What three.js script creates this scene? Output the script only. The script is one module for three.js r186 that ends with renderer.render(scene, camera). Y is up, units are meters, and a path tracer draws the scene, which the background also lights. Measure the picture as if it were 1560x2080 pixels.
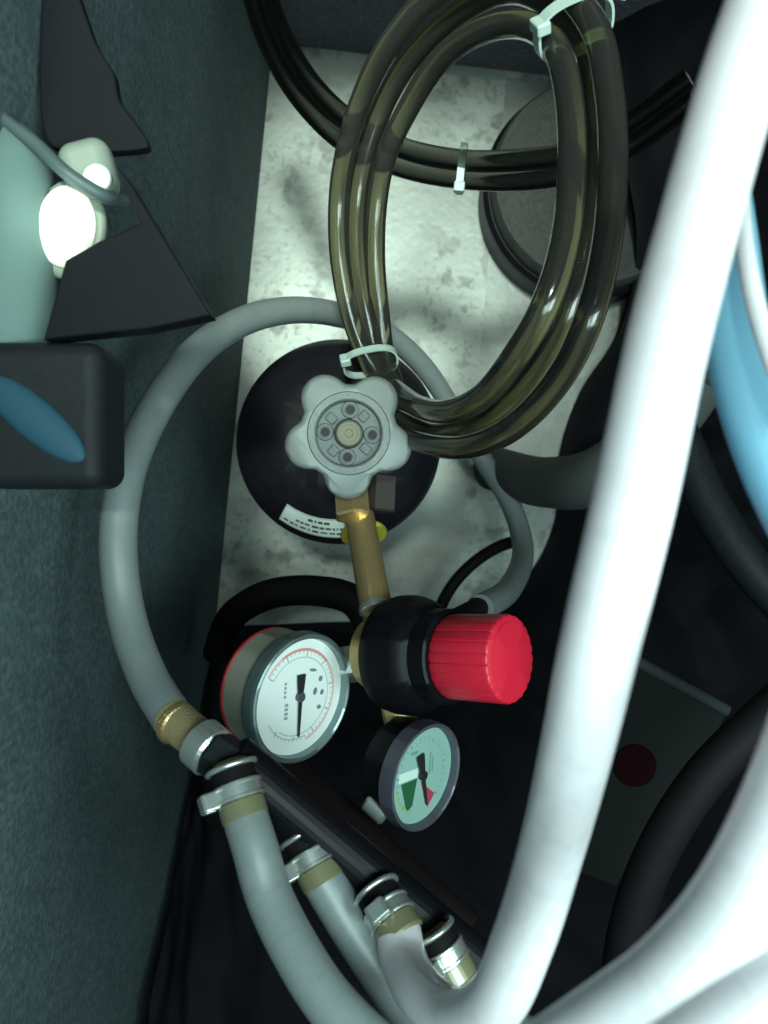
import * as THREE from 'three';
import { mergeGeometries, toCreasedNormals } from 'three/addons/utils/BufferGeometryUtils.js';
import { RoundedBoxGeometry } from 'three/addons/geometries/RoundedBoxGeometry.js';
import { RectAreaLightUniformsLib } from 'three/addons/lights/RectAreaLightUniformsLib.js';

// ---------------------------------------------------------------- camera, light, exposure
const scene = new THREE.Scene();
const H = 0.75;                                    // camera height over the cabinet floor; it looks straight down
const FOV = 65, F = 1040 / Math.tan(THREE.MathUtils.degToRad(FOV / 2));
const camera = new THREE.PerspectiveCamera(FOV, 0.75, 0.01, 20);
camera.position.set(0, H, 0);
camera.up.set(0, 0, -1);
camera.lookAt(0, 0, 0);
camera.focus = 0.4;
camera.userData.fStop = 13;
scene.add(camera);

const renderer = new THREE.WebGLRenderer({ antialias: true });
renderer.toneMapping = THREE.LinearToneMapping;
renderer.toneMappingExposure = 1;
renderer.shadowMap.enabled = true;
scene.background = new THREE.Color().setRGB(0.015, 0.015, 0.021);   // the dim room above the open cabinet

RectAreaLightUniformsLib.init();
const roomLamp = new THREE.RectAreaLight(new THREE.Color().setRGB(0.74, 1.0, 0.97), 22, 0.14, 0.46);   // room light coming in over the right side
roomLamp.position.set(0.175, 0.86, 0.10);
roomLamp.lookAt(0.08, 0.60, 0.10);
scene.add(roomLamp);
const floorSpot = new THREE.SpotLight(new THREE.Color().setRGB(0.84, 1, 0.88), 60, 4, 0.103, 1, 2);     // added spot that brightens the middle of the cabinet floor
floorSpot.position.set(-0.02, 2.2, -0.40);
floorSpot.target.position.set(-0.04, 0, -0.235);
floorSpot.castShadow = true; floorSpot.shadow.mapSize.set(1024, 1024); floorSpot.shadow.radius = 10;
scene.add(floorSpot, floorSpot.target);

// ---------------------------------------------------------------- helpers
const P = (px, py, d) => new THREE.Vector3((px - 780) * d / F, H - d, (py - 1040) * d / F);
const rgb = (r, g, b) => new THREE.Color().setRGB(r, g, b);
let sd = 7;
const rnd = () => { sd = (sd * 1664525 + 1013904223) >>> 0; return sd / 4294967296; };
const used = {};
const numbered = (n) => { const k = used[n] = (used[n] ?? -1) + 1; return k ? n + '_' + String(k).padStart(3, '0') : n; };
function mesh(name, geo, mat, parent = scene) {
  const m = new THREE.Mesh(geo, mat);
  m.name = parent === scene ? numbered(name) : name;
  m.castShadow = m.receiveShadow = true;
  parent.add(m);
  return m;
}
function tag(o, label, category, group) { o.userData.label = label; o.userData.category = category; if (group) o.userData.group = group; return o; }
function thing(name, label, category, group, pos = new THREE.Vector3()) {
  const g = new THREE.Group(); g.name = numbered(name); g.position.copy(pos); scene.add(g);
  return tag(g, label, category, group);
}
const struct = (name, geo, mat) => { const m = mesh(name, geo, mat); m.userData.kind = 'structure'; return m; };
const lathe = (pts, seg = 64) => toCreasedNormals(new THREE.LatheGeometry(pts.map(([r, y]) => new THREE.Vector2(Math.max(r, 0.00001), y)), seg), 0.6);
const Y = new THREE.Vector3(0, 1, 0);
function along(geo, a, b) {                       // a geometry built along +y from 0, set to run from a towards b
  const q = new THREE.Quaternion().setFromUnitVectors(Y, b.clone().sub(a).normalize());
  return geo.applyQuaternion(q).translate(a.x, a.y, a.z);
}
function tubeGeo(points, r, seg = 160, radial = 28) {
  const c = new THREE.CatmullRomCurve3(points, false, 'centripetal');
  const g = new THREE.TubeGeometry(c, seg, r, radial, false);
  const caps = [];
  for (const [t, s] of [[0, -1], [1, 1]]) {
    const p = c.getPointAt(t), d = c.getTangentAt(t).multiplyScalar(s);
    const k = new THREE.CircleGeometry(r, radial);
    k.applyQuaternion(new THREE.Quaternion().setFromUnitVectors(new THREE.Vector3(0, 0, 1), d)).translate(p.x, p.y, p.z);
    caps.push(k);
  }
  return mergeGeometries([g, ...caps]);
}

// value noise
const perm = new Uint8Array(512); { const p = [...Array(256).keys()]; for (let i = 255; i > 0; i--) { const j = Math.floor(rnd() * (i + 1)); [p[i], p[j]] = [p[j], p[i]]; } for (let i = 0; i < 512; i++) perm[i] = p[i & 255]; }
function vn(x, y) {
  const xi = Math.floor(x), yi = Math.floor(y), fx = x - xi, fy = y - yi, s = fx * fx * (3 - 2 * fx), t = fy * fy * (3 - 2 * fy);
  const h = (a, b) => perm[(perm[a & 255] + b) & 255] / 255;
  return (h(xi, yi) * (1 - s) + h(xi + 1, yi) * s) * (1 - t) + (h(xi, yi + 1) * (1 - s) + h(xi + 1, yi + 1) * s) * t;
}
const fbm = (x, y, o = 4) => { let a = 0.5, s = 0, n = 0; for (let i = 0; i < o; i++) { s += a * vn(x, y); n += a; a *= 0.5; x = x * 2.03 + 17; y = y * 2.03 + 31; } return s / n; };
const sm = (a, b, x) => { const t = Math.min(1, Math.max(0, (x - a) / (b - a))); return t * t * (3 - 2 * t); };
function dataTex(n, fn, srgb = false, rep = 1) {
  const d = new Uint8Array(n * n * 4);
  for (let y = 0; y < n; y++) for (let x = 0; x < n; x++) {
    const v = fn(x / n, y / n), i = (y * n + x) * 4;
    for (let c = 0; c < 3; c++) d[i + c] = Math.max(0, Math.min(255, Math.round(255 * (Array.isArray(v) ? v[c] : v))));
    d[i + 3] = 255;
  }
  const t = new THREE.DataTexture(d, n, n); t.wrapS = t.wrapT = THREE.RepeatWrapping; t.magFilter = THREE.LinearFilter; t.minFilter = THREE.LinearFilter;
  if (srgb) t.colorSpace = THREE.SRGBColorSpace;
  t.repeat.set(rep, rep); t.needsUpdate = true; return t;
}

// ---------------------------------------------------------------- materials
const floorMap = dataTex(1024, (u, v) => {
  const a = fbm(u * 9, v * 9, 5), spot = sm(0.60, 0.76, fbm(u * 26 + 40, v * 26 + 9, 3)), big = sm(0.35, 0.7, fbm(u * 4 + 3, v * 4 + 70, 3)), streak = fbm(u * 6 + 11, v * 60 + 5, 3);
  const fleck = sm(0.66, 0.74, fbm(u * 110 + 4, v * 110 + 19, 2));
  let k = 0.66 + 0.16 * (a - 0.5) + 0.07 * (streak - 0.5) - 0.17 * spot * (0.15 + big) - 0.08 * fleck * (0.2 + big) + 0.08 * (big - 0.5);
  return [k * 0.97, k, k * 0.96];
}, true);
const grain = dataTex(512, (u, v) => 0.5 + 0.5 * (fbm(u * 120, v * 120, 2) - 0.5) + 0.4 * (fbm(u * 20, v * 20, 3) - 0.5));
const wallMap = dataTex(512, (u, v) => { const k = 0.72 + 0.10 * (fbm(u * 14, v * 14, 4) - 0.5) + 0.34 * (fbm(u * 130, v * 130, 2) - 0.5); return [k, k, k]; }, true);
const metric = (g, k = 4) => { const p = g.attributes.position, n = g.attributes.normal, uv = g.attributes.uv; for (let i = 0; i < p.count; i++) { const ax = Math.abs(n.getX(i)), ay = Math.abs(n.getY(i)), az = Math.abs(n.getZ(i)); const [u, v] = ax > ay && ax > az ? [p.getZ(i), p.getY(i)] : ay > az ? [p.getX(i), p.getZ(i)] : [p.getX(i), p.getY(i)]; uv.setXY(i, u * k, v * k); } return g; };
const cloud = dataTex(512, (u, v) => { const k = 0.96 + 0.04 * (fbm(u * 60, v * 6, 3) - 0.5) - 0.03 * sm(0.62, 0.75, fbm(u * 90 + 5, v * 12, 3)); return [k, k * 1.005, k * 1.01]; }, true);
const std = (o) => new THREE.MeshStandardMaterial(o), phy = (o) => new THREE.MeshPhysicalMaterial(o);
const M = {
  floor: std({ map: floorMap, roughness: 0.5, metalness: 0.25, bumpMap: grain, bumpScale: 0.0004, color: rgb(0.50, 0.53, 0.53) }),
  wall: std({ map: wallMap, color: rgb(0.125, 0.19, 0.205), roughness: 0.85, bumpMap: grain, bumpScale: 0.0001 }),
  backWall: std({ map: wallMap, color: rgb(0.13, 0.13, 0.155), roughness: 0.8 }),
  darkPlastic: phy({ specularIntensity: 0.15, color: rgb(0.006, 0.007, 0.0095), roughness: 0.5, bumpMap: grain, bumpScale: 0.0002 }),
  greyPlastic: phy({ specularIntensity: 0.35, color: rgb(0.018, 0.022, 0.026), roughness: 0.6, map: wallMap }),
  black: phy({ specularIntensity: 0.3, color: rgb(0.0045, 0.0045, 0.006), roughness: 0.45 }),
  blackPaint: phy({ specularIntensity: 0.5, color: rgb(0.008, 0.0075, 0.011), roughness: 0.42, clearcoat: 0.15, clearcoatRoughness: 0.4 }),
  rubber: phy({ specularIntensity: 0.25, color: rgb(0.006, 0.005, 0.006), roughness: 0.7 }),
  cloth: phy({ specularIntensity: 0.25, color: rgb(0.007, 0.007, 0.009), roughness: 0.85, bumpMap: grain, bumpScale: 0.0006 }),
  alu: std({ color: rgb(0.155, 0.18, 0.175), roughness: 0.55, metalness: 0.35, bumpMap: grain, bumpScale: 0.0002 }),
  aluDark: std({ color: rgb(0.07, 0.085, 0.085), roughness: 0.55, metalness: 0.4 }),
  steel: std({ color: rgb(0.66, 0.70, 0.66), roughness: 0.3, metalness: 0.85 }),
  brass: std({ color: rgb(0.74, 0.53, 0.25), roughness: 0.27, metalness: 0.85, bumpMap: grain, bumpScale: 0.0002 }),
  tan: std({ color: rgb(0.36, 0.28, 0.14), roughness: 0.45, metalness: 0.25, bumpMap: grain, bumpScale: 0.0004 }),
  olive: phy({ color: rgb(0.17, 0.165, 0.09), roughness: 0.35, metalness: 0.15, clearcoat: 0.6, clearcoatRoughness: 0.2 }),
  brassDull: std({ color: rgb(0.42, 0.32, 0.14), roughness: 0.45, metalness: 0.6 }),
  red: phy({ color: rgb(0.70, 0.014, 0.042), roughness: 0.45, clearcoat: 0.15, clearcoatRoughness: 0.4 }),
  redReflection: std({ color: rgb(0.45, 0.02, 0.03), roughness: 0.5 }),
  yellow: phy({ color: rgb(0.36, 0.32, 0.03), roughness: 0.5, transmission: 0.3, thickness: 0 }),
  white: std({ color: rgb(0.75, 0.77, 0.74), roughness: 0.5 }),
  tie: phy({ color: rgb(0.42, 0.54, 0.50), roughness: 0.4, transmission: 0.25, thickness: 0 }),
  milky: phy({ map: cloud, color: rgb(0.86, 0.82, 0.84), roughness: 0.38, transmission: 0.22, thickness: 0, clearcoat: 0.35, clearcoatRoughness: 0.2 }),
  pale: phy({ map: cloud, color: rgb(0.21, 0.245, 0.24), roughness: 0.45, transmission: 0.15, thickness: 0, clearcoat: 0.2, clearcoatRoughness: 0.35 }),
  blueTube: phy({ color: rgb(0.26, 0.56, 0.72), roughness: 0.25, transmission: 0.4, thickness: 0, clearcoat: 0.5, clearcoatRoughness: 0.15 }),
  beer: phy({ color: rgb(0.95, 0.95, 0.92), roughness: 0.12, transmission: 0.985, thickness: 0.01, ior: 1.24, attenuationColor: rgb(0.36, 0.345, 0.22), attenuationDistance: 0.0066, clearcoat: 0.6, clearcoatRoughness: 0.16 }),
  beerMid: phy({ color: rgb(0.95, 0.94, 0.90), roughness: 0.13, transmission: 0.985, thickness: 0.01, ior: 1.24, attenuationColor: rgb(0.34, 0.32, 0.20), attenuationDistance: 0.0060, clearcoat: 0.6, clearcoatRoughness: 0.16 }),
  beerDark: phy({ color: rgb(0.9, 0.9, 0.9), roughness: 0.16, transmission: 1, thickness: 0.01, ior: 1.25, attenuationColor: rgb(0.13, 0.13, 0.11), attenuationDistance: 0.011, clearcoat: 0.4, clearcoatRoughness: 0.25 }),
  bezel: std({ color: rgb(0.22, 0.29, 0.29), roughness: 0.35, metalness: 0.7 }),
  bezelDark: std({ color: rgb(0.10, 0.10, 0.13), roughness: 0.4, metalness: 0.4 }),
  caseCream: std({ color: rgb(0.62, 0.58, 0.46), roughness: 0.4, metalness: 0.5 }),
  ink: std({ color: rgb(0.012, 0.014, 0.016), roughness: 0.5 }),
  glass: phy({ color: rgb(1, 1, 1), roughness: 0.03, transmission: 1, thickness: 0, ior: 1.3 }),
  blueShine: phy({ color: rgb(0.005, 0.046, 0.075), roughness: 0.75 }),
};

// ---------------------------------------------------------------- the cabinet: floor and walls
const ROLL = Math.atan(0.098), wx = (z) => -0.1466 - 0.098 * z;       // where the left wall stands, along z
{
  const g = new THREE.PlaneGeometry(1.1, 1.1, 1, 1).rotateX(-Math.PI / 2);
  const uv = g.attributes.uv; for (let i = 0; i < uv.count; i++) uv.setXY(i, uv.getX(i) * 2.2, uv.getY(i) * 2.2);
  g.rotateY(-ROLL).translate(0.12, 0, 0.05);
  struct('floor', g, M.floor);
  const w = new RoundedBoxGeometry(0.03, 0.70, 1.3, 2, 0.002).translate(-0.015, 0.35, 0).rotateY(-ROLL).translate(wx(0), 0.0, 0);
  struct('wall_left', metric(w), M.wall);
  const bk = new RoundedBoxGeometry(1.2, 0.70, 0.03, 2, 0.002).translate(0, 0.35, -0.015).rotateY(-ROLL - 0.02).translate(0.037, 0, -0.4205);
  struct('wall_back', metric(bk), M.backWall);
  const rt = new RoundedBoxGeometry(0.03, 0.70, 1.3, 2, 0.002).translate(0.015, 0.35, 0).rotateY(-ROLL).translate(0.46, 0.0, 0);
  struct('wall_right', metric(rt), M.wall);
}

// ---------------------------------------------------------------- gas cylinder with its valve and handwheel
const cyl = thing('gas_cylinder', 'black gas cylinder standing on the grey floor, seen from above with a pale lobed handwheel', 'gas cylinder', null, P(686, 895, 0.75).setY(0).add(new THREE.Vector3(0.012, 0, 0.004)));
const cC = P(686, 895, 0.53); cC.y = 0;
cyl.position.copy(cC);
{
  const R = 0.069, top = 0.235;
  const prof = [[0, 0.001], [R - 0.006, 0.001], [R, 0.008], [R, top - 0.03]];
  for (let i = 1; i <= 12; i++) { const a = i / 12 * Math.PI / 2 * 0.93; prof.push([0.018 + (R - 0.018) * Math.cos(a), top - 0.03 + 0.05 * Math.sin(a)]); }
  prof.push([0.017, top + 0.021], [0.017, top + 0.034], [0, top + 0.034]);
  mesh('body', lathe(prof, 96), M.blackPaint, cyl);
  // label, curved onto the lower left of the shoulder
  const cv = document.createElement('canvas'); cv.width = 512; cv.height = 160;
  const x = cv.getContext('2d'); x.fillStyle = '#cfdad4'; x.fillRect(0, 0, 512, 160);
  x.strokeStyle = '#8a9894'; x.lineWidth = 4; x.strokeRect(6, 6, 500, 148);
  x.fillStyle = '#3c4a4a';
  for (let l = 0; l < 3; l++) { let px = l === 0 ? 210 : l === 1 ? 120 : 26; while (px < (l === 0 ? 400 : 490)) { const w = 12 + rnd() * 40; x.fillRect(px, 26 + l * 42, Math.min(w, 488 - px), 15 + rnd() * 6); px += w + 8 + rnd() * 12; } }
  const lt = new THREE.CanvasTexture(cv); lt.colorSpace = THREE.SRGBColorSpace;
  const N = 24, K = 6, pos = [], uv = [], idx = [];
  for (let j = 0; j <= K; j++) for (let i = 0; i <= N; i++) {
    const a = THREE.MathUtils.degToRad(84 + (i / N) * 42);                     // angle in the floor plane, from +x towards +z
    const t = 0.33 + 0.26 * (1 - j / K);                                       // along the shoulder arc
    const b = (t) * Math.PI / 2 * 0.93, r = 0.018 + (R - 0.018) * Math.cos(b) + 0.0006, y = top - 0.03 + 0.05 * Math.sin(b) + 0.0006;
    pos.push(r * Math.cos(a), y, r * Math.sin(a)); uv.push(1 - i / N, j / K === 0 ? 1 : 1 - j / K);
  }
  for (let j = 0; j < K; j++) for (let i = 0; i < N; i++) { const a = j * (N + 1) + i, b = a + 1, c = a + N + 1, d = c + 1; idx.push(a, c, b, b, c, d); }
  const lg = new THREE.BufferGeometry(); lg.setAttribute('position', new THREE.Float32BufferAttribute(pos, 3)); lg.setAttribute('uv', new THREE.Float32BufferAttribute(uv, 2)); lg.setIndex(idx); lg.computeVertexNormals();
  mesh('label', lg, std({ map: lt, roughness: 0.6, side: THREE.DoubleSide }), cyl).userData.label = 'white printed label on the cylinder shoulder';
  // valve block, under the wheel
  const hw = P(708, 881, 0.42).sub(cyl.position);
  const neck = new THREE.Vector3(0, top + 0.025, 0);
  mesh('valve_body', along(lathe([[0, 0], [0.013, 0], [0.0135, 0.002], [0.0135, 0.05], [0.010, 0.056], [0, 0.056]], 32), neck, hw), M.brassDull, cyl);
  mesh('valve_stem', along(lathe([[0, 0], [0.006, 0], [0.006, 0.066], [0, 0.066]], 24), neck, hw), M.steel, cyl);
  const wheel = new THREE.Group(); wheel.name = 'handwheel'; wheel.position.copy(hw);
  wheel.quaternion.setFromUnitVectors(Y, new THREE.Vector3(0.06, 1, 0.08).normalize());
  cyl.add(wheel);
  const s = new THREE.Shape(), nP = 160;
  for (let i = 0; i <= nP; i++) {
    const a = i / nP * Math.PI * 2, c = 0.5 + 0.5 * Math.cos(5 * (a - THREE.MathUtils.degToRad(-91.5)));
    const th = Math.acos(Math.min(1, Math.max(-1, 2 * c - 1))) / 5, sn = 0.0216 * Math.sin(th), lobe = 0.0216 * Math.cos(th) + Math.sqrt(Math.max(0, 0.0122 * 0.0122 - sn * sn)), K = 0.0011;
    const r = K * Math.log(Math.exp(0.0252 / K) + Math.exp((sn < 0.0122 ? lobe : 0.02) / K));
    i ? s.lineTo(r * Math.cos(a), r * Math.sin(a)) : s.moveTo(r * Math.cos(a), r * Math.sin(a));
  }
  const hole = new THREE.Path(); hole.absarc(0, 0, 0.0165, 0, Math.PI * 2, true); s.holes.push(hole);
  const eg = toCreasedNormals(new THREE.ExtrudeGeometry(s, { depth: 0.006, bevelEnabled: true, bevelThickness: 0.0028, bevelSize: 0.0024, bevelOffset: -0.0024, bevelSegments: 5, curveSegments: 48 }), 0.7).rotateX(-Math.PI / 2);
  mesh('rim', eg, M.alu, wheel);
  mesh('lip', lathe([[0.0168, 0.0086], [0.0176, 0.0096], [0.0208, 0.0096], [0.0216, 0.0086]], 64), M.alu, wheel);
  mesh('web', lathe([[0, 0.001], [0.0168, 0.001], [0.0168, 0.004], [0, 0.004]], 48), M.aluDark, wheel);
  for (let k = 0; k < 8; k++) {                                    // raised ribs and pads in the recess
    const a = k * Math.PI / 4 + 0.06;
    if (k % 2) { const g = new RoundedBoxGeometry(0.0055, 0.002, 0.0048, 3, 0.0009).translate(0.0118, 0.0050, 0).rotateY(a); mesh('rib', g, M.alu, wheel); }
    else {
      mesh('pad', lathe([[0.0022, 0.003], [0.0022, 0.0058], [0.0028, 0.0062], [0.0042, 0.0058], [0.0046, 0.0035]], 24).translate(0.0122 * Math.cos(a), 0, 0.0122 * Math.sin(a)), M.aluDark, wheel);
      mesh('bolt_hole', new THREE.CylinderGeometry(0.0024, 0.0024, 0.0012, 16).translate(0.0122 * Math.cos(a), 0.0043, 0.0122 * Math.sin(a)), M.black, wheel);
    }
  }
  mesh('hub', lathe([[0.0078, 0.003], [0.0076, 0.006], [0.0066, 0.0072], [0.0066, 0.0086]], 40), M.aluDark, wheel);
  mesh('screw', lathe([[0.0066, 0.006], [0.0066, 0.0108], [0.0058, 0.0118], [0.0046, 0.0116], [0.0044, 0.0112], [0.0022, 0.0112], [0.0018, 0.0106], [0, 0.0106]], 40), std({ color: rgb(0.16, 0.165, 0.115), roughness: 0.75, metalness: 0.1 }), wheel);
}

// ---------------------------------------------------------------- gas regulator, two gauges, red knob
const dirOf = (t, ph) => { t = THREE.MathUtils.degToRad(t); ph = THREE.MathUtils.degToRad(ph); return new THREE.Vector3(Math.sin(t) * Math.cos(ph), Math.cos(t), Math.sin(t) * Math.sin(ph)); };
const frameOf = (n) => { const vz = new THREE.Vector3(0, 0, 1).addScaledVector(n, -n.z).normalize(); return new THREE.Quaternion().setFromRotationMatrix(new THREE.Matrix4().makeBasis(n.clone().cross(vz), n, vz)); };
const nrm = dirOf(50, -6), Q = frameOf(nrm), QG = frameOf(dirOf(48, 7));
const reg = thing('gas_regulator', 'gas regulator with red ribbed knob and two round dials on a brass stem', 'gas regulator', null, P(842, 1330, 0.395));
{
  const O = reg.position, L = (px, py, d) => P(px, py, d).sub(O), A = (geo, p = new THREE.Vector3()) => geo.applyQuaternion(Q).translate(p.x, p.y, p.z);
  const seg = (name, a, b, r0, r1, mat, n = 28) => { const len = a.distanceTo(b), c = Math.min(0.0012, len / 5); return mesh(name, along(lathe([[0, 0], [r0 - c, 0], [r0, c], [r1, len - c], [r1 - c, len], [0, len]], n), a, b), mat, reg); };
  // brass stem and nut from the valve
  const nutA = L(712, 990, 0.437), nutB = L(717, 1052, 0.43), st0 = L(730, 1045, 0.437), st1 = L(764, 1236, 0.408);
  seg('nut', nutA, nutB, 0.0102, 0.0102, M.brass, 6);
  seg('valve_collar', L(768, 965, 0.458), L(764, 1040, 0.456), 0.012, 0.012, std({ color: rgb(0.035, 0.028, 0.026), roughness: 0.5, metalness: 0.3 }), 6);
  seg('stem', st0, st1, 0.0080, 0.0084, M.brass);
  seg('stem_ring', L(763, 1229, 0.409), L(766, 1242, 0.407), 0.0090, 0.0090, M.steel);
  seg('stem_foot', L(765, 1240, 0.408), L(772, 1330, 0.410), 0.0072, 0.0072, M.brassDull);
  mesh('yellow_seal', along(lathe([[0.007, 0], [0.0125, 0.0006], [0.013, 0.002], [0.0125, 0.0034], [0.007, 0.004]], 40), L(738, 1078, 0.445), L(742, 1110, 0.440)), M.yellow, reg);
  // body and bonnet, turned on the knob's axis
  mesh('body', A(lathe([[0, -0.030], [0.015, -0.030], [0.018, -0.027], [0.018, -0.010], [0, -0.010]], 40)), M.brassDull, reg);
  mesh('bonnet', A(lathe([[0, -0.014], [0.024, -0.014], [0.028, -0.012], [0.0292, -0.006], [0.0292, 0.001], [0.0278, 0.006], [0.0245, 0.011], [0.0225, 0.013], [0.0225, 0.022], [0.0215, 0.023], [0, 0.023]], 72)), M.black, reg);
  // red knob: fluted
  const ks = new THREE.Shape(), n = 320;
  for (let i = 0; i <= n; i++) { const a = i / n * Math.PI * 2, f = Math.pow(Math.abs(Math.sin(a * 12)), 0.35), r = 0.0191 + 0.0009 * f; i ? ks.lineTo(r * Math.cos(a), r * Math.sin(a)) : ks.moveTo(r, 0); }
  const kg = toCreasedNormals(new THREE.ExtrudeGeometry(ks, { depth: 0.0285, bevelEnabled: true, bevelThickness: 0.0022, bevelSize: 0.0022, bevelOffset: -0.0022, bevelSegments: 4 }), 0.6).rotateX(-Math.PI / 2);
  const knob = mesh('knob', A(kg, nrm.clone().multiplyScalar(0.0246)), M.red, reg);
  mesh('knob_cap', A(lathe([[0.0166, 0.0], [0.0166, 0.0005], [0.0158, 0.0008], [0, 0.0010]], 48), nrm.clone().multiplyScalar(0.0551)), M.red, knob);
  // a dial gauge
  function gauge(name, label, c, R, depth, mats, draw, needleAngle, needleMat) {
    const g = new THREE.Group(); g.name = name; g.userData.label = label; g.position.copy(c); g.quaternion.copy(QG); reg.add(g);
    mesh('case', lathe([[0, -depth], [R * 0.86, -depth], [R * 0.93, -depth + 0.002], [R * 0.93, -0.005], [R * 0.5, -0.005]], 72), mats.case, g);
    if (mats.back) mesh('reflection_rim', lathe([[R * 0.80, -depth - 0.0006], [R * 0.935, -depth - 0.0004], [R * 0.94, -depth + 0.0012], [R * 0.925, -depth + 0.0016]], 72), mats.back, g);  // red rim put in for a red reflection on the case
    mesh('bezel', lathe([[R * 0.90, -0.008], [R * 0.985, -0.0075], [R, -0.006], [R, -0.001], [R * 0.98, 0.0008], [R * 0.945, 0.0012], [R * 0.912, 0.0006], [R * 0.892, -0.0035]], 96), mats.bezel, g);
    const cv = document.createElement('canvas'); cv.width = cv.height = 512; const x = cv.getContext('2d'); draw(x);
    const t = new THREE.CanvasTexture(cv); t.colorSpace = THREE.SRGBColorSpace;
    mesh('dial', new THREE.CircleGeometry(R * 0.90, 72).rotateX(-Math.PI / 2).translate(0, -0.0032, 0), std({ map: t, roughness: 0.55 }), g);
    const s = new THREE.Shape(); const Rl = R * 0.62;
    s.moveTo(-0.0004, Rl); s.lineTo(0.0004, Rl); s.lineTo(0.0011, 0.001); s.lineTo(0.0022, -0.006); s.lineTo(0.0026, -0.011); s.lineTo(-0.0026, -0.011); s.lineTo(-0.0022, -0.006); s.lineTo(-0.0011, 0.001); s.closePath();
    mesh('needle', new THREE.ExtrudeGeometry(s, { depth: 0.0006, bevelEnabled: false }).rotateX(-Math.PI / 2).rotateY(needleAngle).translate(0, -0.0022, 0), needleMat, g);
    mesh('needle_hub', lathe([[0.0024, -0.003], [0.0024, -0.0010], [0.0018, -0.0006], [0, -0.0006]], 24), mats.hub, g);
    mesh('lens', lathe([[R * 0.905, -0.0008], [R * 0.6, -0.0001], [0, 0.0002]], 64), M.glass, g);
    return g;
  }
  gauge('low_pressure_gauge', 'white dial in a grey rim with a black pointer', L(616, 1418, 0.388), 0.0318, 0.026, { case: M.caseCream, back: M.redReflection, bezel: M.bezel, hub: M.bezelDark }, (x) => {
    x.fillStyle = '#e4ebe8'; x.fillRect(0, 0, 512, 512); x.translate(256, 256);
    const arc = (r, a, b, w, c) => { x.strokeStyle = c; x.lineWidth = w; x.beginPath(); x.arc(0, 0, r, a, b); x.stroke(); };
    arc(206, -2.6, 1.3, 12, '#e0b7b0'); arc(206, -2.1, -0.7, 12, '#cf8d88'); arc(188, 1.3, 2.6, 7, '#b7c4c2'); arc(172, -2.6, 2.2, 4, '#a4b0ae');
    for (let i = 0; i <= 40; i++) { const a = -2.6 + i * 0.122, r0 = i % 5 ? 190 : 176; x.strokeStyle = '#8b9a98'; x.lineWidth = i % 5 ? 3 : 5; x.beginPath(); x.moveTo(r0 * Math.cos(a), r0 * Math.sin(a)); x.lineTo(200 * Math.cos(a), 200 * Math.sin(a)); x.stroke(); }
    x.fillStyle = '#6d7e7f';
    for (const [a, r, w, h] of [[-0.95, 130, 44, 14], [-0.45, 138, 24, 26], [-0.08, 96, 24, 34], [0.02, 138, 22, 26], [0.5, 142, 26, 20]]) { x.save(); x.translate(r * Math.cos(a), r * Math.sin(a)); x.beginPath(); x.ellipse(0, 0, w / 2, h / 2, 0.2, 0, 7); x.fill(); x.restore(); }
    x.fillStyle = '#8b9a9b';                                              // small vertical print left of the pointer
    for (let k = 0; k < 9; k++) if (k !== 4) x.fillRect(-86 + (k > 4 ? 8 : 0), -74 + k * 19, k > 4 ? 20 : 13, 13);
  }, THREE.MathUtils.degToRad(181), M.ink);
  gauge('high_pressure_gauge', 'smaller dial with green and red sectors in a dark rim', L(866, 1578, 0.386), 0.0262, 0.022, { case: M.black, bezel: M.bezelDark, hub: M.ink }, (x) => {
    x.fillStyle = '#8cb0a6'; x.fillRect(0, 0, 512, 512); x.translate(256, 256);
    const wedge = (a, b, r0, r1, c) => { x.fillStyle = c; x.beginPath(); x.arc(0, 0, r1, a, b); x.arc(0, 0, r0, b, a, true); x.closePath(); x.fill(); };
    x.fillStyle = '#cde2d8'; x.fillRect(-180, -44, 150, 50);
    x.fillStyle = '#1f5a3a'; x.beginPath(); x.moveTo(-160, 14); x.lineTo(-30, 10); x.lineTo(-56, 150); x.lineTo(-100, 178); x.closePath(); x.fill();
    x.fillStyle = '#b03a50'; x.beginPath(); x.moveTo(0, 36); x.lineTo(126, 132); x.lineTo(70, 196); x.closePath(); x.fill();
    x.strokeStyle = '#8fae6a'; x.lineWidth = 12; x.beginPath(); x.arc(0, 0, 196, 1.9, 3.0); x.stroke();
    for (let i = 0; i < 26; i++) { const a = 2.3 + i * 0.19; x.strokeStyle = '#6c8883'; x.lineWidth = i % 5 ? 4 : 8; x.beginPath(); x.moveTo(178 * Math.cos(a), 178 * Math.sin(a)); x.lineTo(202 * Math.cos(a), 202 * Math.sin(a)); x.stroke(); }
    x.fillStyle = '#6f8f88'; x.fillRect(60, -110, 14, 120); x.fillRect(84, -80, 12, 84); x.fillRect(-96, -140, 60, 16);
  }, THREE.MathUtils.degToRad(196), M.ink);
  // links between body and gauges
  seg('gauge_nut', L(692, 1352, 0.420), L(737, 1345, 0.412), 0.0095, 0.0095, M.steel, 6);
  seg('lower_link', L(800, 1400, 0.41), L(830, 1540, 0.402), 0.0085, 0.0085, M.brassDull);
  // silver relief valve tip beside the small dial
  seg('relief_valve', L(747, 1622, 0.384), L(786, 1660, 0.380), 0.0055, 0.0052, M.steel, 24);
  seg('outlet_barb', L(905, 1270, 0.42), L(985, 1228, 0.46), 0.006, 0.006, M.rubber);
}

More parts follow.
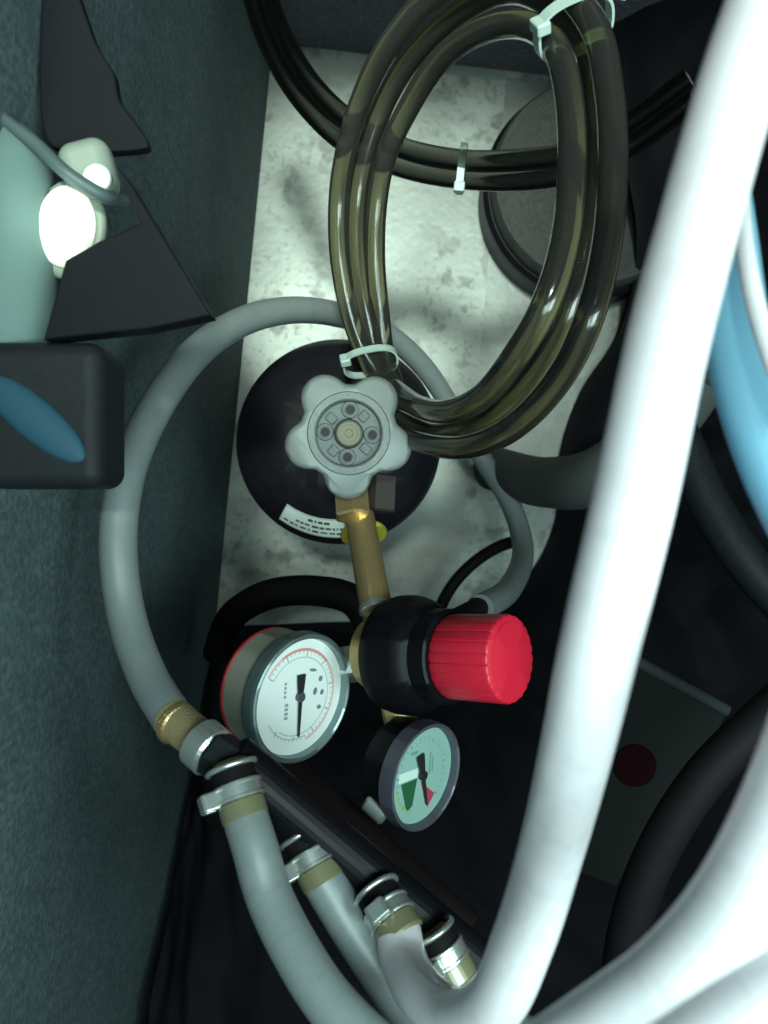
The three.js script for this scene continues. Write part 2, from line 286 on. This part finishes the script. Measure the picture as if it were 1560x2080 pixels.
// ---------------------------------------------------------------- hoses
const HR = 0.008;
const hose = (name, pts, r, mat, label, group) => tag(mesh(name, tubeGeo(pts.map((p) => P(...p)), r), mat), label, 'hose', group);
hose('gas_hose', [[975, 1236, 0.452], [1035, 1195, 0.52], [1062, 1110, 0.60], [1035, 1020, 0.64], [985, 940, 0.66], [930, 850, 0.655], [860, 745, 0.61], [775, 672, 0.56], [690, 640, 0.52], [595, 630, 0.48], [500, 650, 0.445], [400, 715, 0.405], [312, 835, 0.372], [257, 965, 0.353], [240, 1105, 0.346], [257, 1250, 0.342], [300, 1375, 0.330], [352, 1462, 0.316]], HR, M.pale, 'pale grey gas hose looping over the left wall to the top end of the manifold');
hose('gas_hose', [[497, 1655, 0.284], [516, 1715, 0.280], [545, 1815, 0.275], [595, 1920, 0.266], [665, 2030, 0.255], [760, 2130, 0.245], [880, 2230, 0.235]], HR, M.pale, 'pale hose on the first manifold outlet, running down to the bottom edge', null);
hose('gas_hose', [[655, 1785, 0.294], [700, 1860, 0.292], [765, 1960, 0.287], [835, 2060, 0.280], [925, 2160, 0.270], [1030, 2240, 0.260]], HR, M.pale, 'pale hose on the second manifold outlet, beside the first hose', null);
hose('gas_hose', [[920, 1978, 0.290], [965, 2050, 0.296], [1060, 2110, 0.285], [1160, 2180, 0.27]], HR, M.pale, 'pale hose on the lowest manifold outlet, under the white bend', null);
hose('drink_hose', [[810, 1895, 0.284], [820, 1950, 0.275], [856, 2018, 0.256], [928, 2068, 0.236], [1003, 2038, 0.220], [1064, 1905, 0.208], [1122, 1715, 0.200], [1166, 1540, 0.182], [1217, 1310, 0.164], [1287, 1020, 0.158], [1350, 720, 0.158], [1425, 430, 0.160], [1505, 150, 0.162], [1560, -10, 0.164], [1620, -180, 0.166]], HR, M.milky, 'thick white hose rising from the third outlet bend to the top right corner');
hose('drink_hose', [[1060, 2210, 0.148], [1180, 2130, 0.146], [1270, 2070, 0.143], [1365, 2000, 0.140], [1450, 1912, 0.138], [1521, 1813, 0.136], [1590, 1680, 0.135], [1650, 1530, 0.135], [1710, 1350, 0.137]], HR, M.milky, 'thick white hose curving up the lower right corner');
hose('drink_hose', [[1270, 2260, 0.136], [1400, 2150, 0.133], [1510, 2070, 0.131], [1620, 2000, 0.130], [1760, 1940, 0.130]], HR, M.milky, 'white hose cut off by the extreme bottom right corner of the picture');
hose('drink_hose', [[1445, 300, 0.215], [1470, 480, 0.208], [1498, 690, 0.20], [1537, 850, 0.196], [1600, 1010, 0.194], [1690, 1180, 0.194]], HR, M.blueTube, 'blue tinted hose behind the thick white hose at the right edge');
hose('drink_hose', [[1500, 360, 0.21], [1515, 520, 0.192], [1540, 640, 0.185], [1580, 760, 0.18], [1640, 900, 0.178]], 0.0022, M.milky, 'thin bright white line running along the blue tinted hose');
// brown drink lines in an oval coil
const BR = 0.0057;
hose('beer_line', [[790, 800, 0.475], [752, 740, 0.465], [715, 650, 0.458], [691, 530, 0.448], [688, 410, 0.438], [702, 310, 0.425], [735, 200, 0.41], [790, 90, 0.39], [880, -10, 0.37], [1000, -60, 0.35], [1120, -40, 0.332], [1205, 50, 0.318], [1238, 190, 0.31], [1245, 340, 0.305], [1232, 500, 0.30], [1195, 650, 0.300], [1135, 770, 0.315], [1050, 862, 0.335], [960, 905, 0.365], [880, 905, 0.40], [800, 880, 0.44]], BR, M.beer, 'outermost brown line of the coil, beneath the white tie');
hose('beer_line', [[800, 795, 0.475], [770, 740, 0.468], [748, 650, 0.460], [727, 530, 0.452], [726, 410, 0.444], [745, 310, 0.433], [790, 190, 0.418], [850, 100, 0.40], [940, 20, 0.378], [1040, -20, 0.358], [1130, 20, 0.342], [1183, 110, 0.335], [1200, 230, 0.335], [1202, 350, 0.335], [1185, 500, 0.335], [1150, 640, 0.34], [1090, 745, 0.352], [1010, 835, 0.37], [940, 872, 0.39], [880, 880, 0.415], [800, 850, 0.445]], BR, M.beerMid, 'middle brown line of the coil, between two lighter lines');
hose('beer_line', [[800, 780, 0.472], [782, 720, 0.463], [772, 640, 0.456], [762, 530, 0.446], [766, 410, 0.436], [785, 315, 0.424], [835, 210, 0.408], [895, 120, 0.388], [975, 65, 0.366], [1060, 50, 0.345], [1125, 90, 0.328], [1155, 190, 0.316], [1162, 340, 0.308], [1148, 490, 0.303], [1108, 620, 0.302], [1050, 720, 0.315], [980, 805, 0.345], [910, 835, 0.375], [850, 825, 0.41], [800, 790, 0.45]], BR, M.beer, 'innermost brown line of the coil, nearest the round canister');
hose('beer_line', [[530, -60, 0.50], [570, 60, 0.492], [630, 165, 0.485], [710, 245, 0.48], [810, 298, 0.475], [930, 325, 0.465], [1060, 325, 0.455], [1160, 310, 0.445], [1280, 250, 0.43], [1400, 160, 0.41]], BR * 1.05, M.beerDark, 'upper dark line of the tied pair crossing behind the coil');
hose('beer_line', [[495, -60, 0.505], [540, 80, 0.50], [605, 195, 0.495], [700, 290, 0.49], [810, 338, 0.485], [930, 362, 0.475], [1060, 366, 0.462], [1160, 350, 0.45], [1290, 290, 0.435], [1410, 200, 0.415]], BR * 1.05, M.beerDark, 'lower dark line of the tied pair crossing behind the coil');

// cable ties: a strap round the bundle, a head, a tail
function tie(label, c, axis, halfW, halfD, w, tailLen) {
  const t = thing('cable_tie', label, 'cable tie', null, c);
  const a = axis.clone().normalize(), up = new THREE.Vector3(0, 1, 0).addScaledVector(a, -a.y).normalize(), side = up.clone().cross(a).normalize();
  const pos = [], idx = [], n = 64, th = 0.0011;
  for (let i = 0; i <= n; i++) {
    const q = i / n * Math.PI * 2, cs = Math.cos(q), sn = Math.sin(q), k = 1 / Math.pow(Math.pow(Math.abs(cs), 2.6) + Math.pow(Math.abs(sn), 2.6), 1 / 2.6);
    for (const [o, e] of [[0, -1], [th, -1], [th, 1], [0, 1]]) { const p = side.clone().multiplyScalar((halfW + o) * cs * k).addScaledVector(up, (halfD + o) * sn * k).addScaledVector(a, e * w / 2); pos.push(p.x, p.y, p.z); }
  }
  for (let i = 0; i < n; i++) for (let j = 0; j < 4; j++) { const p = i * 4 + j, q = i * 4 + (j + 1) % 4; idx.push(p, q, p + 4, q, q + 4, p + 4); }
  const g = new THREE.BufferGeometry(); g.setAttribute('position', new THREE.Float32BufferAttribute(pos, 3)); g.setIndex(idx);
  mesh('strap', toCreasedNormals(g, 0.6), M.tie, t);
  const b = new THREE.Matrix4().makeBasis(side, up, a);
  const hg = new RoundedBoxGeometry(0.006, 0.005, w * 1.5, 3, 0.001).translate(-halfW * 0.92, halfD * 0.55, 0); hg.applyMatrix4(b); mesh('head', hg, M.tie, t);
  if (tailLen) { const tg = new RoundedBoxGeometry(tailLen, 0.0011, w * 0.8, 2, 0.0004).rotateZ(-0.5).translate(halfW * 0.9 + tailLen * 0.35, halfD * 0.55, 0); tg.applyMatrix4(b); mesh('tail', tg, M.tie, t); }
  return t;
}
tie('white cable tie round the top right of the brown coil', P(1165, 55, 0.326), new THREE.Vector3(0.42, 0.75, 1), 0.0155, 0.0105, 0.0058, 0.010);
tie('white cable tie hooked round the coil just above the handwheel', P(752, 735, 0.462), new THREE.Vector3(0.2, 0.75, 1), 0.0150, 0.0090, 0.0045, 0);
tie('thin pale cable tie round the dark pair of lines', P(938, 343, 0.470), new THREE.Vector3(1, 0.1, 0.12), 0.0135, 0.0072, 0.0042, 0);

// ---------------------------------------------------------------- manifold with its outlets, clamps
const bar0 = [420, 1492, 0.300], bar1 = [975, 1965, 0.305];
const man = thing('gas_manifold', 'black gas manifold bar running diagonally below the dials with brass outlets', 'manifold', null, P(700, 1730, 0.31));
const outlets = [[[470, 1560, 0.290], [497, 1655, 0.284]], [[615, 1700, 0.300], [655, 1785, 0.294]], [[765, 1815, 0.293], [815, 1895, 0.283]], [[880, 1902, 0.292], [920, 1976, 0.289]]];
{
  const O = man.position, L = (p) => P(...p).sub(O);
  const seg = (name, a, b, r0, r1, mat, n = 28) => { const len = a.distanceTo(b), c = Math.min(0.0012, len / 5); return mesh(name, along(lathe([[0, 0], [r0 - c, 0], [r0, c], [r1, len - c], [r1 - c, len], [0, len]], n), a, b), mat, man); };
  seg('bar', L([468, 1535, 0.298]), L(bar1), 0.0092, 0.0092, M.black);
  seg('upper_tube', L([468, 1462, 0.425]), L([950, 1895, 0.365]), 0.0098, 0.0092, phy({ specularIntensity: 0.25, color: rgb(0.008, 0.005, 0.005), roughness: 0.8 }));
  seg('end_fitting', L([425, 1522, 0.298]), L([480, 1560, 0.296]), 0.0088, 0.0088, M.greyPlastic, 6);
  seg('inlet_barb', L([345, 1455, 0.317]), L([425, 1520, 0.302]), 0.0080, 0.0076, M.tan);
  seg('barb_ring', L([352, 1464, 0.315]), L([364, 1474, 0.313]), 0.0086, 0.0086, M.brass);
  seg('crimp_ring', L([402, 1503, 0.304]), L([437, 1533, 0.299]), 0.0096, 0.0096, M.steel);
  for (const [a, b] of outlets) {
    const A = L(a), B = L(b), d = B.clone().sub(A);
    seg('outlet_neck', A.clone().addScaledVector(d, -0.15), B.clone().addScaledVector(d, 0.15), 0.0070, 0.0070, M.brassDull);
  }
}
const clampLabels = ['steel ear clamp on the first outlet, nearest the inlet', 'steel ear clamp on the second outlet of the manifold', 'steel ear clamp on the third outlet, where the white hose starts', 'steel ear clamp on the last outlet, nearest the bend'];
const clampTurn = [1.0, 1.0, -0.1, 0.5];
outlets.forEach(([a, b], i) => {
  const A = P(...a), B = P(...b), d = B.clone().sub(A).normalize();
  const c = thing('hose_clamp', clampLabels[i], 'hose clamp', 'ear clamps on the manifold outlets', A.clone().lerp(B, 0.52));
  const up = Y.clone().addScaledVector(d, -d.y).normalize(), side = d.clone().cross(up).normalize();
  const m = new THREE.Matrix4().makeBasis(side, d, up);
  const band = lathe([[0.0080, -0.0030], [0.0088, -0.0031], [0.0092, -0.0027], [0.0092, -0.0021], [0.0088, -0.0016], [0.0088, 0.0016], [0.0092, 0.0021], [0.0092, 0.0027], [0.0088, 0.0031], [0.0080, 0.0030]], 48); band.applyMatrix4(m);
  mesh('band', band, M.steel, c);
  const ear = mergeGeometries([new RoundedBoxGeometry(0.0066, 0.0062, 0.0016, 3, 0.0007).translate(0, 0, 0.0030), new RoundedBoxGeometry(0.0018, 0.0062, 0.0056, 3, 0.0007).translate(-0.0030, 0, 0.0006), new RoundedBoxGeometry(0.0018, 0.0062, 0.0056, 3, 0.0007).translate(0.0030, 0, 0.0006)]);
  ear.translate(0, 0.0006, 0.0103).rotateY(clampTurn[i]).applyMatrix4(m);
  mesh('ear', ear, M.steel, c);
  const ring = new THREE.TorusGeometry(0.0087, 0.0010, 12, 48).rotateX(Math.PI / 2).translate(0, -0.0088, 0); ring.applyMatrix4(m);
  mesh('end_ring', ring, M.steel, c);
  const gap = lathe([[0.0070, -0.0082], [0.0080, -0.0080], [0.0080, -0.0034], [0.0070, -0.0032]], 40); gap.applyMatrix4(m);
  mesh('sleeve', gap, M.rubber, c);
  const col = lathe([[0.0070, 0.0032], [0.0082, 0.0034], [0.0084, 0.0060], [0.0083, 0.0090], [0.0074, 0.0100]], 40); col.applyMatrix4(m);
  mesh('collar', col, M.olive, c);
});

// ---------------------------------------------------------------- left wall: added glowing oval, bracket, flap, box
function plate(name, pts, d, thick, mat, parent = scene, off = new THREE.Vector3(), soft = false) {   // a flat plate lying level at the given distance below the camera
  if (soft) { const c = new THREE.CatmullRomCurve3(pts.map(([x, y]) => new THREE.Vector3(x, y, 0)), true, 'catmullrom', 0.35); pts = c.getPoints(80).slice(0, -1).map((q) => [q.x, q.y]); }
  const s = new THREE.Shape(); pts.forEach(([x, y], i) => { const p = P(x, y, d); i ? s.lineTo(p.x, -p.z) : s.moveTo(p.x, -p.z); });
  const g = new THREE.ExtrudeGeometry(s, { depth: thick, bevelEnabled: true, bevelThickness: 0.0008, bevelSize: 0.0008, bevelOffset: -0.0008, bevelSegments: 2 }).rotateX(-Math.PI / 2).translate(0, H - d - thick, 0).translate(-off.x, -off.y, -off.z);
  return mesh(name, g, mat, parent);
}
tag(plate('black_flap', [[92, -60], [140, -60], [192, 80], [232, 150], [244, 205], [300, 300], [110, 300], [82, 190]], 0.30, 0.004, M.darkPlastic, scene, new THREE.Vector3(), true), 'black flap hanging at the top of the left wall above the bright oval', 'flap');
tag(plate('mounting_bracket', [[134, 530], [200, 492], [285, 455], [236, 335], [262, 365], [430, 640], [300, 668], [90, 690]], 0.277, 0.008, M.darkPlastic), 'dark pointed bracket under the bright oval on the left wall', 'bracket');
const glowPos = P(140, 460, 0.292);
const glowpatch = thing('added_glow_oval', 'bright white oval with an added glow in a pale holder on the left wall', 'glowpatch', null, glowPos);  // bright oval built as an added glowing part
{
  const glowMap = dataTex(256, (u, v) => { const k = 0.86 + 0.30 * (fbm(u * 10, v * 8, 3) - 0.5) - 0.25 * sm(0.60, 0.72, fbm(u * 18 + 9, v * 12, 2)); return [k, k, k]; }, true);
  const glow = std({ color: rgb(0.9, 0.9, 0.82), roughness: 0.3, emissive: rgb(0.86, 1, 0.76), emissiveMap: glowMap, emissiveIntensity: 1.0 });
  const glowcore = new THREE.SphereGeometry(1, 40, 28).scale(0.0104, 0.007, 0.0148).rotateY(-0.1).translate(-0.001, 0, 0);
  mesh('rim', new THREE.TorusGeometry(0.0118, 0.0020, 16, 56).rotateX(Math.PI / 2).scale(0.98, 1, 1.34).rotateY(-0.1).translate(-0.001, -0.0035, 0), std({ color: rgb(0.20, 0.25, 0.20), roughness: 0.5 }), glowpatch);
  mesh('glowcore', glowcore, glow, glowpatch);
  const hold = P(182, 350, 0.295).sub(glowPos);
  mesh('holder', new RoundedBoxGeometry(0.019, 0.014, 0.022, 5, 0.006).rotateY(0.25).translate(hold.x, hold.y, hold.z), std({ color: rgb(0.20, 0.24, 0.20), roughness: 0.5 }), glowpatch);
  const gl = P(197, 362, 0.288).sub(glowPos);
  mesh('glint_bump', new THREE.SphereGeometry(0.0052, 24, 16).scale(1, 0.6, 1).translate(gl.x, gl.y, gl.z), M.white, glowpatch);  // white bump put in for a highlight on the holder
  const pl = new THREE.PointLight(rgb(0.85, 1, 0.9), 0.0008, 1, 2); pl.position.set(-0.002, 0.018, 0.0); pl.shadow.radius = 0.4; pl.castShadow = true; glowpatch.add(pl);  // added light to go with the glowing oval
}
{ const a = P(-130, 225, 0.281), b = P(76, 720, 0.281); tag(mesh('glow_panel', new THREE.CapsuleGeometry((b.x - a.x) / 2, b.z - a.z - (b.x - a.x) * 0.8, 16, 48).rotateX(Math.PI / 2).rotateY(0.05).translate((a.x + b.x) / 2, a.y - 0.014, (a.z + b.z) / 2), std({ color: rgb(0.095, 0.155, 0.145), roughness: 0.9 })), 'pale green panel left of the bright oval, rounded so its glow fades softly', 'lit_panel'); }  // panel rounded so the glow on it falls off softly
tag(mesh('wall_cable', tubeGeo([[-60, 170, 0.285], [0, 235, 0.283], [70, 290, 0.281], [140, 355, 0.278], [205, 395, 0.283], [250, 410, 0.30]].map((p) => P(...p)), 0.0024, 80, 16), std({ color: rgb(0.06, 0.09, 0.09), roughness: 0.5 })), 'grey green cable crossing in front of the bright oval', 'cable');
const box = thing('control_box', 'dark box on the left wall below the bright oval with a blue glint built on as a bump', 'box', null, P(60, 830, 0.285));
{
  const a = P(-80, 690, 0.275), b = P(205, 990, 0.275);
  mesh('housing', new RoundedBoxGeometry(b.x - a.x, 0.03, b.z - a.z, 6, 0.006).translate((a.x + b.x) / 2, a.y - 0.015, (a.z + b.z) / 2).translate(-box.position.x, -box.position.y, -box.position.z), M.greyPlastic, box);
  const bp = P(70, 850, 0.2745).sub(box.position);
  const g = new THREE.SphereGeometry(1, 48, 32).scale(0.0220, 0.0035, 0.0072).rotateY(-0.70).translate(bp.x, bp.y, bp.z);
  mesh('blue_glint', g, M.blueShine, box);  // flat blue bump put in for a glint on the box
}
tag(mesh('black_loop', tubeGeo([[440, 1330, 0.60], [470, 1255, 0.58], [545, 1208, 0.56], [640, 1200, 0.55], [720, 1222, 0.54], [760, 1290, 0.54]].map((p) => P(...p)), 0.0105, 80, 20), M.rubber), 'thick black curved tube behind the white dial', 'hose');  // dark tube bent round behind the white dial
tag(mesh('thin_cable', tubeGeo([[1050, 1098, 0.66], [1010, 1112, 0.665], [960, 1145, 0.67], [915, 1195, 0.67], [885, 1260, 0.66], [870, 1330, 0.64]].map((p) => P(...p)), 0.005, 80, 16), M.rubber), 'thin black cable on the grey floor above the red knob', 'cable');

// ---------------------------------------------------------------- right side: canister, black sheet also standing in for floor shade, box, dark hoses
{
  const c = P(1215, 365, 0.69), can = thing('round_canister', 'grey round canister half hidden behind the brown coil', 'canister', null, new THREE.Vector3(c.x, 0, c.z));
  mesh('shadow_ring', lathe([[0, 0.001], [0.094, 0.001], [0.096, 0.004], [0.096, 0.036], [0.092, 0.040], [0.080, 0.040]], 96), M.black, can);  // black ring put in for the dark shadow round the canister
  mesh('lid', lathe([[0.0905, 0.041], [0.0905, 0.056], [0.088, 0.060], [0.070, 0.061], [0, 0.061]], 96), std({ color: rgb(0.055, 0.06, 0.055), roughness: 0.85, map: wallMap }), can);
}
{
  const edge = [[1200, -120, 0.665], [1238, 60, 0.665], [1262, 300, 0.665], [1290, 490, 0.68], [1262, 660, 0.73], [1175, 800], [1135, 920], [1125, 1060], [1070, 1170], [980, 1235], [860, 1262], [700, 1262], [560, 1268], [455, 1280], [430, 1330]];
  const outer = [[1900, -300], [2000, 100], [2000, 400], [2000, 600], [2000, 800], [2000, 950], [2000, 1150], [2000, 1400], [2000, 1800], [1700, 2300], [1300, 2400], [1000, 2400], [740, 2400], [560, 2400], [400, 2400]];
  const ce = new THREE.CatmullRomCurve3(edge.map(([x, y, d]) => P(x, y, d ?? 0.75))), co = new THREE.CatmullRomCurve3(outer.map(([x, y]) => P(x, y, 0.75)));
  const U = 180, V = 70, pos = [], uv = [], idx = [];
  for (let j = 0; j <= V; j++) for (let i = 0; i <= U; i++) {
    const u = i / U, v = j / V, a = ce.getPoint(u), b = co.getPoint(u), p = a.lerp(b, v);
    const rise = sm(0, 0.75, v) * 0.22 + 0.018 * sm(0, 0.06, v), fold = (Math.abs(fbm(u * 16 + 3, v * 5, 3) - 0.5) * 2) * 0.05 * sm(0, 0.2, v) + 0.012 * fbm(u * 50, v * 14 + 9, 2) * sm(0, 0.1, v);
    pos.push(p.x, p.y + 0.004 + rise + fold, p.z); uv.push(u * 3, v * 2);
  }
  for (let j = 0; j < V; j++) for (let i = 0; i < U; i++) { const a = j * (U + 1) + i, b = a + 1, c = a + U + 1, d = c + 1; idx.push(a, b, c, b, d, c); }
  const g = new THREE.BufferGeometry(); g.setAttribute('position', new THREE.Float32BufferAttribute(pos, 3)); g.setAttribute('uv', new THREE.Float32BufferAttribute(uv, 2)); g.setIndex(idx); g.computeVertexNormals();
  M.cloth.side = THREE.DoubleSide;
  tag(mesh('sheet_and_shade', g, M.cloth), 'crumpled black sheet at right, its lower part standing in for shade on the floor', 'sheet');  // lower floor part is shade built as black sheet
}
{
  const b = thing('dark_box', 'dark box with a dull red round mark behind the thick white hose', 'box', null, P(1330, 1560, 0.42));
  plate('lid', [[1200, 1290], [1270, 1325], [1480, 1440], [1420, 1560], [1250, 1800], [1120, 1750]], 0.40, 0.06, phy({ specularIntensity: 0.2, color: rgb(0.006, 0.008, 0.0075), roughness: 0.8 }), b, b.position);
  const m = P(1290, 1555, 0.3985).sub(b.position);
  mesh('red_mark', new THREE.CylinderGeometry(0.0105, 0.0105, 0.001, 40).translate(m.x, m.y, m.z), phy({ specularIntensity: 0.15, color: rgb(0.007, 0.0006, 0.0014), roughness: 0.95 }), b);
  const e0 = P(1276, 1333, 0.398).sub(b.position), e1 = P(1478, 1444, 0.398).sub(b.position);
  mesh('edge_strip', along(new THREE.CylinderGeometry(0.0028, 0.0028, e0.distanceTo(e1), 16).translate(0, e0.distanceTo(e1) / 2, 0), e0, e1), std({ color: rgb(0.012, 0.016, 0.015), roughness: 0.9 }), b);
}
hose('black_hose', [[1700, 1330, 0.33], [1560, 1450, 0.33], [1430, 1580, 0.33], [1330, 1740, 0.335], [1275, 1900, 0.34], [1250, 2150, 0.35]], 0.0085, M.rubber, 'black hose between the dark box and the lower white hose');
hose('black_hose', [[1330, 760, 0.45], [1385, 900, 0.44], [1450, 1040, 0.43], [1540, 1170, 0.42], [1700, 1330, 0.41]], 0.011, M.greyPlastic, 'dim dark grey hose right of the thick white hose');
hose('black_hose', [[1003, 952, 0.70], [1110, 980, 0.60], [1230, 960, 0.52], [1330, 880, 0.50], [1420, 760, 0.48]], 0.019, std({ color: rgb(0.05, 0.06, 0.058), roughness: 0.9 }), 'thick dark grey hose passing under the white hose below the coil');

renderer.render(scene, camera);
